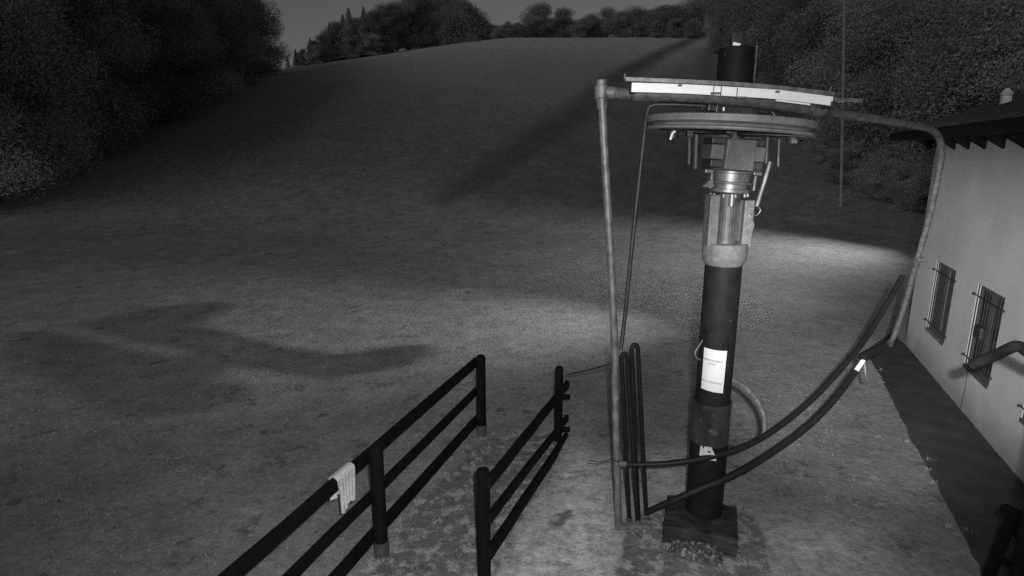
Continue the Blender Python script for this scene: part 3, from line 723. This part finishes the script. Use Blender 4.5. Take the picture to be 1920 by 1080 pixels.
# ------------------------------------------------------------------ black tube hoops beside the pipe frame
hg = 'black tube hoops standing by the pipe frame'
def hoop(pxs, label, d):
    (xa, ya), (xb, yb), top = pxs
    A = flat(xa, ya); B = flat(xb, yb); A.z = B.z = .03
    TA = P(top[0], top[2], d); TB = P(top[1], top[2], d)
    mid = (TA + TB) / 2 + Vector((0, 0, .045))
    h = thing('tube_hoop', label, 'barrier hoop', (A + B) / 2 * 1.0, 0, hg); h.location.z = 0
    bm = bmesh.new(); tube(bm, [A, A.lerp(TA, .5)] + smooth_pts([TA, (TA * .6 + mid * .4) + Vector((0, 0, .018)), mid, (TB * .6 + mid * .4) + Vector((0, 0, .018)), TB], 4) + [B.lerp(TB, .5), B], .021, 12)
    o = obj('hoop_tube', bm, M_tube, h, True)
    for k, Q in enumerate((A, B)):
        bm = bmesh.new(); tube(bm, [Q + Vector((0, 0, -.03)), Q + Vector((0, 0, .03))], .03, 10); obj('foot_cap', bm, M_galvd, h, True)
    return h
hoop([(1180, 980), (1196, 984), (1165, 1176, 672)], 'left, lower black tube hoop right beside the steel pipe leg', 5.14)
hoop([(1197, 976), (1212, 972), (1184, 1196, 655)], 'right, taller black tube hoop beside the steel pipe leg, farther from it', 5.26)
ft = thing('mounting_foot', 'pale crusted clamp foot on the ground below the black hoops', 'clamp foot', flat(1190, 995))
bm = bmesh.new(); a = flat(1163, 992); b = flat(1216, 992); bar_between(bm, a + Vector((0, 0, .03)), b + Vector((0, 0, .03)), .07, .05, .006); obj('foot_bar', bm, M_conc, ft)
for x in (1176, 1192, 1208):
    bm = bmesh.new(); q = flat(x, 1000); tube(bm, [q + Vector((0, 0, .03)), q + Vector((0, -.02, .03)), ], .024, 10, True); obj('foot_nut', bm, M_galv, ft, True)
bm = bmesh.new(); q = flat(1212, 985); tube(bm, [q + Vector((.04 * math.cos(t), 0, .06 + .04 * math.sin(t))) for t in np.linspace(0, math.pi, 12)], .005, 8); obj('wire_loop', bm, M_galv, ft, True)
bm = bmesh.new(); tube(bm, smooth_pts([flat(1190, 1002) + Vector((0, 0, .02)), flat(1196, 1008) + Vector((0, 0, .03)), flat(1203, 1012) + Vector((0, 0, .02))], 3), .006, 8, True); obj('loose_pin', bm, M_dark, ft, True)

# ------------------------------------------------------------------ two long bent black bars
b1 = smooth_pts([P(1163, 869, 5.06), P(1200, 871, 5.05), P(1260, 868, 5.0), P(1330, 857, 4.98), P(1400, 835, 5.05), P(1470, 793, 5.3), P(1540, 732, 5.7), P(1610, 652, 6.1), P(1650, 592, 6.4), P(1692, 518, 6.62)], 5)
t = thing('bent_bar', 'upper, thinner black bent bar curving from the hoops up to the pipe frame', 'bent bar', b1[0], 0, 'long bent black bars')
bm = bmesh.new(); tube(bm, b1, [.022 + .008 * min(1, i / 20) for i in range(len(b1))], 12); obj('bar_tube', bm, M_tube, t, True)
bm = bmesh.new(); tube(bm, [b1[0] + Vector((-.02, 0, 0)), b1[2]], .03, 12); obj('end_clamp', bm, M_galvd, t, True)
bm = bmesh.new(); tube(bm, smooth_pts([P(1105, 863, 5.0), P(1125, 866, 5.02), P(1145, 862, 5.05), P(1163, 868, 5.06)], 4), .005, 6); obj('end_wire', bm, M_dark, t, True)
b2 = smooth_pts([P(1212, 961, 5.12), P(1240, 948, 5.05), P(1310, 918, 4.95), P(1380, 888, 5.0), P(1450, 846, 5.15), P(1520, 794, 5.4), P(1570, 742, 5.7), P(1604, 697, 5.95)], 5)
t = thing('bent_bar', 'lower, thicker black bent bar with a bright sleeve near its far end', 'bent bar', b2[0], 0, 'long bent black bars')
bm = bmesh.new(); tube(bm, b2, [.030 + .006 * math.sin(math.pi * i / len(b2)) for i in range(len(b2))], 12); obj('bar_tube', bm, M_tube, t, True)
e = b2[-1]; bm = bmesh.new(); tube(bm, [e, P(1619, 675, 6.05)], .024, 12); obj('bright_sleeve', bm, M_refl, t, True)
bm = bmesh.new(); tube(bm, smooth_pts([P(1617, 672, 6.05), P(1624, 665, 6.1), P(1645, 657, 6.4), P(1657, 650, 6.6)], 4), .05, 12, True); obj('black_grip', bm, M_tube, t, True)
bm = bmesh.new(); tube(bm, smooth_pts([P(1657, 650, 6.6), P(1664, 646, 6.8), P(1670, 640, 6.88)], 4), .03, 12); obj('end_joint', bm, M_galvd, t, True)
bm = bmesh.new(); tube(bm, smooth_pts([P(1619, 676, 6.05), P(1622, 690, 6.03), P(1623, 702, 6.0), P(1627, 714, 6.0)], 4), .010, 8); obj('loose_strap', bm, M_galv, t, True)

# ------------------------------------------------------------------ timber fences
def Z_at(px, py, Q):   # height of the picture point above the ground at the distance of Q
    return P(px, py, Q.y).z
fg = 'black timber fences leading to the lift'
def fence(name_label, posts, rails, shoes):
    """posts: list of (foot Vector, top z, radius)"""
    f = thing('timber_fence', name_label, 'fence', posts[0][0], 0, fg)
    for (q, zt, r), sh in zip(posts, shoes):
        bm = bmesh.new(); z0 = -.1
        pts = [(q.x + .0, q.y, z0), (q.x, q.y, zt * .5), (q.x, q.y, zt - .03), (q.x, q.y, zt)]
        tube(bm, pts, [r, r, r, r * .8], 16, True); po = obj('post', bm, M_black, f, True)
        if sh:
            bm = bmesh.new(); tube(bm, [(q.x, q.y, -.1), (q.x, q.y, .15)], r + .008, 16); sub('post_shoe', bm, M_shoe, po, True)
    for a, b, w, h in rails:
        bm = bmesh.new(); a = Vector(a); b = Vector(b)
        n_ = 10; pts = [a.lerp(b, k / n_) + Vector((random.uniform(-.004, .004), 0, random.uniform(-.004, .004))) for k in range(n_ + 1)]
        strip(bm, pts, w, h); bmesh.ops.bevel(bm, geom=[e for e in bm.edges], offset=.006, segments=1, affect='EDGES')
        obj('rail', bm, M_black, f)
    return f
L1 = flat(716, 1040); L2 = flat(903, 815); dl = (L2 - L1).normalized(); L0 = L1 - dl * 2.55
L0.z = L1.z = L2.z = 0
side = Vector((-dl.y, dl.x, 0))     # to the left of the fence
rl_ = []
for ya, h in ((681, .12), (736, .10), (790, .13)):
    z = Z_at(900, ya, L2)
    o = side * .07 * (0)
    a = L0 - dl * .1; rl_.append((Vector((a.x, a.y, z)) + side * .075, Vector((L2.x, L2.y, z)) + side * .075 + dl * .04, .05, h))
lf = fence('longer black timber fence on the left, with the white cloth over its rail', [(L0, 1.09, .062), (L1, 1.09, .062), (L2, 1.09, .062)], rl_, [1, 1, 1])
R1 = flat(908, 1086); R2 = flat(1046, 826); R1.z = R2.z = 0; dr = (R2 - R1).normalized()
rr_ = []
rs = Vector((dr.y, -dr.x, 0))
for (x0, y0, x1, y1, h) in ((920, 900, 1043, 727, .10), (922, 966, 1036, 792, .085), (922, 1030, 1046, 828, .12)):
    za = Z_at(x0, y0, R1); zb_ = Z_at(x1, y1, R2)
    rr_.append((Vector((R1.x, R1.y, za)) + rs * .06 - dr * .03, Vector((R2.x, R2.y, zb_)) + rs * .075 + dr * .16, .05, h))
rf = fence('shorter black timber fence in the middle, between the left fence and the pipe frame', [(R1, 1.05, .058), (R2, 1.0, .052)], rr_, [0, 0])
# small stubs on the far post
for y in (745, 806):
    bm = bmesh.new(); q = P(1052, y, R2.y); tube(bm, [q, q + Vector((.11, .02, 0))], .035, 10); obj('rail_stub', bm, M_black, rf, True)
bm = bmesh.new(); pA = P(1062, 702, 7.0); pB = P(1149, 681, 5.12)
tube(bm, [pA.lerp(pB, k / 10) + Vector((0, 0, -.012 * math.sin(math.pi * k / 10))) for k in range(11)], .009, 6)
tag(obj('rope', bm, M_rope), 'thin dark rope tied from the fence post to the steel pipe leg', 'rope')

# white cloth over the top rail of the left fence
ra, rb = rl_[0][0], rl_[0][1]
rc = None
tb_ = min((((k / 400), (Vector(ra).lerp(rb, k / 400))) for k in range(401)), key=lambda kv: abs((lambda w: 960 + F * w.x / (w.y * cp - (w.z - H) * sp))(kv[1]) - 641))
rc = tb_[1]
bm = bmesh.new(); nu, nv = 26, 30
Wc = .25
def cloth_pt(u, v):
    """u across (along the rail), v 0..1 from the far hem over the rail to the near hem"""
    along = (u - .5) * Wc * (1 - .18 * max(0, v - .45))
    top = .068; half = .032
    l = v * .60
    if l < .22: off, z = half + .004, -(.22 - l) + .0
    elif l < .22 + 2 * half:
        a = (l - .22) / (2 * half); off, z = half - a * 2 * half, .012 * math.sin(a * math.pi)
    else:
        z = -(l - .22 - 2 * half) * (1 - .12 * u + .06 * math.sin(u * 9)); off = -half - .006
    depth = max(0, -z)
    fold = .012 * math.sin(u * 17 + v * 2) * min(1, depth * 8)
    off += (fold if off > 0 else -abs(fold) - .004)
    p = rc + dl * (along + .03 * depth * math.sin(u * 5)) + side * off + Vector((0, 0, .068 + z))
    return p
g = [[bm.verts.new(cloth_pt(i / nu, j / nv)) for i in range(nu + 1)] for j in range(nv + 1)]
for j in range(nv):
    for i in range(nu): bm.faces.new((g[j][i], g[j][i + 1], g[j + 1][i + 1], g[j + 1][i]))
bmesh.ops.solidify(bm, geom=bm.faces[:], thickness=.003)
tag(obj('cloth', bm, M_cloth, None, True), 'crumpled white cloth hanging over the top rail of the left fence', 'cloth')

# ------------------------------------------------------------------ black rail arm and trestle at the right edge
D_ = 3.3
ar = thing('handrail', 'black handrail arm reaching in front of the second barred window', 'handrail', (P(1990, 690, D_).x, P(1990, 690, D_).y, 0))
bm = bmesh.new(); tube(bm, smooth_pts([P(1822, 685, 3.55), P(1862, 668, 3.45), P(1898, 651, D_), P(1912, 650, D_), P(1930, 662, D_), P(1990, 700, D_)], 5), .033, 12); obj('rail_arm', bm, M_black, ar, True)
q = P(1990, 700, D_); bm = bmesh.new(); tube(bm, [(q.x, q.y, -.05), (q.x, q.y, q.z + .03)], .04, 12); obj('rail_post', bm, M_black, ar, True)
tr = thing('trestle', 'black A shaped trestle at the bottom right corner by the hut path', 'trestle', (P(1893, 965, 4.0).x, 4.0, 0))
ap = P(1893, 966, 4.0)
for x, dy in ((1838, -.02), (1962, .0)):
    f1 = P(x, 1110, 4.0); d = (f1 - ap); e = ap + d * (ap.z / -d.z)
    bm = bmesh.new(); bar_between(bm, ap + Vector((0, dy, 0)), e + Vector((0, dy, 0)), .07, .05, .006); obj('leg', bm, M_black, tr)
    bm = bmesh.new(); bar_between(bm, ap + Vector((.30, -.75 + dy, 0)), e + Vector((.30, -.75 + dy, 0)), .07, .05, .006); obj('leg', bm, M_black, tr)
bm = bmesh.new(); bar_between(bm, ap + Vector((-.02, .05, .03)), ap + Vector((.32, -.80, .03)), .07, .07, .008); obj('ridge_bar', bm, M_black, tr)
bm = bmesh.new(); bar_between(bm, P(1872, 1040, 3.95), P(1925, 1090, 3.95), .05, .04, .005); obj('brace', bm, M_black, tr)

# ------------------------------------------------------------------ added unseen plates by the gable lamp, shaped to cast shadows on the meadow
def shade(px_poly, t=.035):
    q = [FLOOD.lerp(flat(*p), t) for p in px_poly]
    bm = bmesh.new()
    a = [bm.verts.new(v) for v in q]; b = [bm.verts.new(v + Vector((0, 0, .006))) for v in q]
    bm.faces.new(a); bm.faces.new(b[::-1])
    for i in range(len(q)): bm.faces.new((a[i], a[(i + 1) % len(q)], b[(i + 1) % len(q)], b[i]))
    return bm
br = thing('shadow_plates', 'unseen plates added by the gable lamp, shaped to cast shadows on the meadow', 'bracket', (FLOOD.x, FLOOD.y, 0))
obj('shadow_plate', shade([(212, 610), (345, 578), (450, 568), (372, 610), (440, 628), (522, 647), (610, 663), (690, 666), (800, 646), (812, 664), (740, 692), (667, 704), (555, 686), (470, 668), (425, 656), (289, 629)]), M_black, br)
obj('shadow_plate', shade([(105, 622), (280, 662), (372, 690), (430, 662), (462, 674), (408, 706), (470, 735), (420, 770), (300, 755), (200, 715), (110, 655)]), M_black, br)
bm = bmesh.new(); tube(bm, [FLOOD + Vector((.0, .03, .12)), WC - WN * 1.3 + Vector((0, 0, FLOOD.z + .1))], .02, 8); obj('shadow_plate_arm', bm, M_black, br)

# ------------------------------------------------------------------ trees
def quads_mesh(name, cen, nrm, size, m):
    n = len(cen)
    nrm = nrm / (np.linalg.norm(nrm, axis=1, keepdims=True) + 1e-9)
    a = np.cross(nrm, rng.normal(size=(n, 3))); a /= np.linalg.norm(a, axis=1, keepdims=True) + 1e-9
    b = np.cross(nrm, a); s = size[:, None]
    q = np.stack([cen - a * s, cen - b * s * .55, cen + a * s, cen + b * s * .55], 1).reshape(-1, 3)
    me = bpy.data.meshes.new(name)
    me.vertices.add(len(q)); me.vertices.foreach_set('co', q.astype('f').ravel())
    me.loops.add(len(q)); me.loops.foreach_set('vertex_index', np.arange(len(q), dtype='i'))
    me.polygons.add(n); me.polygons.foreach_set('loop_start', (np.arange(n) * 4).astype('i'))
    me.update(calc_edges=True); me.materials.append(m)
    return me
def broad(name, h, w, n, leaf, m, low=.12, lobes=22):
    cs = []; rs = []
    for k in range(lobes):
        t = random.uniform(low, .93); rr = w * math.sin(math.pi * min(1, (t * .9 + .12))) ** .7
        a = random.uniform(0, 6.28); q = random.uniform(.25, .8)
        cs.append((rr * q * math.cos(a), rr * q * math.sin(a), t * h)); rs.append(random.uniform(.20, .36) * w * 1.25)
    cs = np.array(cs); rs = np.array(rs); pk = rs ** 2 / np.sum(rs ** 2)
    i = rng.choice(len(cs), n, p=pk); d = rng.normal(size=(n, 3)); d /= np.linalg.norm(d, axis=1, keepdims=True)
    rad = rs[i] * (rng.random(n) ** .35) * (1 + .18 * np.sin(d[:, 0] * 7 + i) * np.sin(d[:, 2] * 6 + i * 2))
    cen = cs[i] + d * rad[:, None] * np.array([1, 1, .8])
    cen = cen[cen[:, 2] > .05]; n = len(cen)
    return quads_mesh(name, cen, rng.normal(size=(n, 3)) + np.array([0, 0, .8]), rng.uniform(.6, 1.3, n) * leaf, m)
def conifer(name, h, w, n, leaf, m):
    t = rng.random(n) ** 1.3; z = h * (.06 + .94 * t); lay = np.abs(np.modf(t * 19)[0] - .2)
    rr = w * (1 - t) ** .85 * (1.02 - .45 * lay) * (.35 + .65 * rng.random(n) ** .5); a = rng.random(n) * 6.283
    rr *= 1 + .2 * np.sin(a * 5 + t * 40)
    cen = np.stack([rr * np.cos(a), rr * np.sin(a), z - rr * .25], -1)
    return quads_mesh(name, cen, rng.normal(size=(n, 3)) * .6 + np.stack([np.cos(a) * .4, np.sin(a) * .4, np.ones(n)], -1), rng.uniform(.6, 1.3, n) * leaf, m)
def trunk_mesh(h, r, limbs):
    bm = bmesh.new(); tube(bm, [(0, 0, -.4), (.05, 0, h * .3), (-.05, .05, h * .6), (0, 0, h * .9)], [r * 1.3, r, r * .6, r * .15], 10, jit=.08)
    for k in range(limbs):
        z = h * random.uniform(.2, .6); a = random.uniform(0, 6.28); L_ = h * random.uniform(.15, .28)
        tube(bm, [(0, 0, z), (math.cos(a) * L_ * .5, math.sin(a) * L_ * .5, z + L_ * .4), (math.cos(a) * L_, math.sin(a) * L_, z + L_ * .9)], [r * .4, r * .25, r * .08], 6)
    me = bpy.data.meshes.new('trunk'); bm.to_mesh(me); bm.free(); me.materials.append(M_bark); return me
protos = {
    'broad': [(broad('crown', 12, 4.6, 60000, .072, M_leafd, .04, 40), trunk_mesh(12, .22, 6)) for _ in range(4)],
    'mid': [(broad('crown', 12, 4.4, 44000, .085, M_leaf, .04, 38), trunk_mesh(12, .2, 5)) for _ in range(4)],
    'pale': [(broad('crown', 12, 4.4, 14000, .15, M_leafl, .03, 30), trunk_mesh(12, .2, 5)) for _ in range(2)],
    'conifer': [(conifer('crown', 12, 2.6, 9000, .22, M_needle), trunk_mesh(12, .16, 0)) for _ in range(3)],
}
def tree(kind, pos, h, label, group, wscale=1.0, name=None):
    cr, tk = random.choice(protos[kind])
    o = thing(name or {'conifer': 'conifer_tree'}.get(kind, 'broadleaf_tree'), label, 'tree' if not name else name.replace('_', ' '), pos, random.uniform(0, 6.28), group)
    s_ = h / 12; o.scale = (s_ * wscale, s_ * wscale, s_)
    if tk is not None and not name: link('trunk', tk, o)
    link('crown', cr, o)
    return o
def ground_at(x, y): return Vector((x, y, T(x, y) - .05))
# left wood edge
gl = 'dark trees of the wood on the left'
lab_l = 'dark broadleaf tree deep in the black wood on the left, behind its front row'
ORD0 = ['first', 'second', 'third', 'fourth', 'fifth', 'sixth', 'seventh', 'eighth', 'ninth', 'tenth', 'eleventh', 'twelfth', 'thirteenth', 'fourteenth']
for k, (px, py, h) in enumerate([(-60, 415, 11), (20, 385, 13), (95, 345, 12.5), (165, 306, 14), (235, 268, 14), (300, 236, 15), (365, 206, 15), (415, 184, 15), (455, 164, 14), (490, 146, 13.5), (508, 137, 11)]):
    p = G(px, py); p = ground_at(p.x - 2.5, p.y + 1.5)
    tree('broad', p, h, '%s dark tree from the picture edge in the front row of the left wood' % ORD0[k], 'front row of the left wood', 1.15)
for k in range(12):
    t = k / 11; p0 = G(20, 385); p1 = G(450, 166); q = p0.lerp(p1, t)
    tree('broad', ground_at(q.x - 8 - random.uniform(0, 2), q.y + 3), random.uniform(16, 19), '%s tree from the left in the second row of the black left wood' % ORD0[k], 'second row of the left wood', 1.1)
for k in range(9):
    t = k / 8; p0 = G(20, 385); p1 = G(420, 180); q = p0.lerp(p1, t)
    tree('broad', ground_at(q.x - 15 - random.uniform(0, 2), q.y + 5), random.uniform(19, 23), '%s tall tree from the left in the rearmost row of the black left wood' % ORD0[k], 'rearmost row of the left wood', 1.1)
# low bushes along its foot
for k in range(14):
    t = k / 13; x = 5 + t * 500; p = G(x, 392 - (392 - 140) * (t ** .85)); tree('broad', ground_at(p.x - 1.2, p.y + .5), random.uniform(2.2, 3.6), '%s low dark bush from the left at the foot of the left wood' % ORD0[k], 'low bushes along the wood', 1.7, 'bush')
# middle wood behind the crest of the field
gmid = 'trees on the skyline left of the middle'
MIDS_UP = 9
def base_y(x): return np.interp(x, [535, 700, 800, 860, 930], [127, 104, 88, 77, 67])
MIDS = [(540, 112, 'conifer'), (556, 100, 'conifer'), (570, 92, 'mid'), (584, 80, 'conifer'), (597, 84, 'pale'), (606, 66, 'mid'), (622, 52, 'conifer'), (634, 42, 'mid'), (647, 36, 'conifer'), (658, 24, 'conifer'), (665, 66, 'pale'), (672, 34, 'mid'), (686, 22, 'conifer'), (700, 60, 'pale'), (703, 20, 'mid'), (722, 8, 'mid'), (745, 2, 'mid'), (768, -6, 'mid'), (790, -12, 'broad'), (812, -14, 'mid'), (834, -12, 'broad'), (852, -8, 'mid'), (868, 4, 'mid'), (884, 22, 'mid'), (900, 38, 'broad'), (914, 44, 'mid'), (926, 50, 'mid')]
ORD = ['first', 'second', 'third', 'fourth', 'fifth', 'sixth', 'seventh', 'eighth', 'ninth', 'tenth', 'eleventh', 'twelfth', 'thirteenth', 'fourteenth', 'fifteenth', 'sixteenth', 'seventeenth', 'eighteenth']
cnt = {}
for px, ty, kd in MIDS:
    if kd == 'conifer': ty -= MIDS_UP
    p = G(px, float(base_y(px)) + 1); dep = 1.5 if kd != 'pale' else .4; p = ground_at(p.x * (1 + dep / p.y), p.y + dep)
    h = P(px, ty, p.y).z - p.z; i = cnt.get(kd, 0); cnt[kd] = i + 1
    lab = {'conifer': '%s pointed conifer from the left in the skyline wood', 'mid': '%s leafy tree from the left in the skyline wood left of the middle', 'broad': '%s dark dense crown from the left among the tall skyline trees', 'pale': '%s low pale shrubby tree from the left at the foot of the skyline wood'}[kd] % ORD[i]
    tree(kd, p, h, lab, {'conifer': 'conifers on the skyline', 'pale': 'pale shrubby trees at the field edge', 'mid': gmid, 'broad': 'dark dense trees on the skyline'}[kd], {'pale': 1.5, 'conifer': 1.15}.get(kd, 1.25 if h < 6 else 1.0))
for k, (x, ty) in enumerate([(563, 98), (592, 76), (615, 60), (642, 42), (676, 34), (710, 22), (735, 10), (765, 2), (800, -6), (845, -4), (875, 16), (905, 46)]):
    p = G(x, float(base_y(x)) + 1); p = ground_at(p.x * (1 + 7 / p.y), p.y + 7)
    tree('mid', p, P(x, ty, p.y).z - p.z, '%s leafy tree from the left in the second row of the skyline wood' % ORD[k], 'second row of the skyline wood', 1.3)
# far trees beyond the crest
def far(px, ytop, wpx, kd, label, group, depth=150, base=None):
    r_ = ray(px, ytop); p = ground_at(r_.x * depth, depth); p.z -= 2.0; ztop = r_.z * depth + H
    h = max(2, ztop - p.z); w = wpx * depth / F; sc = h / 12
    o = tree(kd, p, h, label, group, max(.4, w / (2 * 4.6 * sc)))
    return o
for x_, y_, w_ in ((1000, 30, 80), (1030, 34, 80), (1058, 32, 80)): far(x_, y_, w_, 'mid', {1000: 'low bushy tree below the left side of the big rounded skyline pair', 1030: 'low bushy tree below the middle of the big rounded skyline pair', 1058: 'low bushy tree below the right side of the big rounded skyline pair'}[x_], 'low trees below the rounded pair', 136)
far(1012, 8, 96, 'mid', 'large rounded far tree standing alone on the skyline, left one of the pair', None, 140)
far(1056, 15, 72, 'mid', 'slightly smaller rounded far tree on the skyline, right one of the pair', None, 143)
for k, (x, y, w) in enumerate([(936, 50, 24), (946, 46, 26), (955, 38, 20), (967, 42, 30), (982, 46, 30), (1076, 40, 34), (1094, 34, 40), (1116, 24, 44), (1140, 16, 46), (1164, 20, 46), (1190, 14, 50), (1216, 18, 50), (1242, 8, 52), (1268, 10, 52), (1294, 2, 54), (1318, -8, 56), (1340, -16, 56)]):
    far(x, y, w * 1.7, 'mid', '%s tree from the left in the far hedge line behind the top of the slope' % ORD[k], 'far trees in the skyline hedge', 128 + (k % 3) * 4)
for k, (x, y) in enumerate([(1060, 66), (1085, 66), (1110, 67), (1140, 68), (1170, 69), (1200, 69), (1235, 70), (1270, 71), (1300, 72)]):
    p = G(x, y + 1); p = ground_at(p.x, p.y + 1.0); tree('mid', p, random.uniform(2.2, 3.2), '%s low leafy bush from the left on the far top edge of the slope' % ORD[k], 'bushes along the top of the slope', 1.9, 'bush')
p = G(1338, 78); tree('pale', ground_at(p.x, p.y + .5), 4.2, 'pale bush at the top right end of the slope beside the mast top', None, 1.1, 'bush')
# right wood
grt = 'trees deep in the wood on the right'; lab_r = 'leafy tree deep in the dim wood on the right, behind its front row'
base = [(1350, 96), (1375, 120), (1405, 150), (1440, 190), (1475, 226), (1510, 262), (1545, 300), (1590, 342), (1650, 372), (1720, 396), (1800, 410), (1890, 420)]
for k, (px, py) in enumerate(base):
    p = G(px, py); q = ground_at(p.x + 2.5, p.y + 1.5)
    tree('mid', q, [13, 13, 13, 12.5, 12, 11, 10.5, 10, 10, 10, 10, 10][k], '%s leafy tree from the left in the front row of the right wood' % ORD[k], 'front row of the right wood', 1.15)
    q = ground_at(p.x + 8 + random.uniform(0, 2), p.y + 5); tree('mid', q, random.uniform(15, 18), '%s tree from the left in the second row of the dim right wood' % ORD[k], 'second row of the right wood', 1.1)
    if k % 2 == 0:
        q = ground_at(p.x + 15, p.y + 8); tree('mid', q, random.uniform(19, 22), '%s tall tree from the left in the rearmost row of the dim right wood' % ORD[k // 2], 'rearmost row of the right wood', 1.1)
    q = G(px - 6, py + 4); tree('mid', ground_at(q.x, q.y), random.uniform(1.8, 3), '%s low bush from the left at the foot of the right wood' % ORD[k], 'low bushes along the right wood', 1.7, 'bush')

# tall thin pole and two small posts
q = G(1581, 388); bm = bmesh.new(); tp_ = P(1584, -30, q.y); tube(bm, [(q.x, q.y, -.3), ((q.x + tp_.x) / 2, q.y, tp_.z / 2), tuple(tp_)], [.085, .08, .07], 10)
tag(obj('utility_pole', bm, M_polewood, None, True), 'tall thin grey pole rising out of the picture before the right wood', 'pole')
for x, y0, y1, lab in ((1349, 78, 50, 'left of two small dark marker posts at the top of the slope'), (1355, 80, 58, 'right of two small dark marker posts at the top of the slope')):
    q = G(x, y0 + 14); q = Vector((q.x, q.y, T(q.x, q.y))); zt = P(x, y1, q.y).z
    bm = bmesh.new(); tube(bm, [(q.x, q.y, q.z - .2), (q.x, q.y, zt)], .09, 8); tag(obj('marker_post', bm, M_black, None, True), lab, 'post', 'marker posts on the slope')

scene.cycles.use_denoising = False
scene.cycles.max_bounces = 5
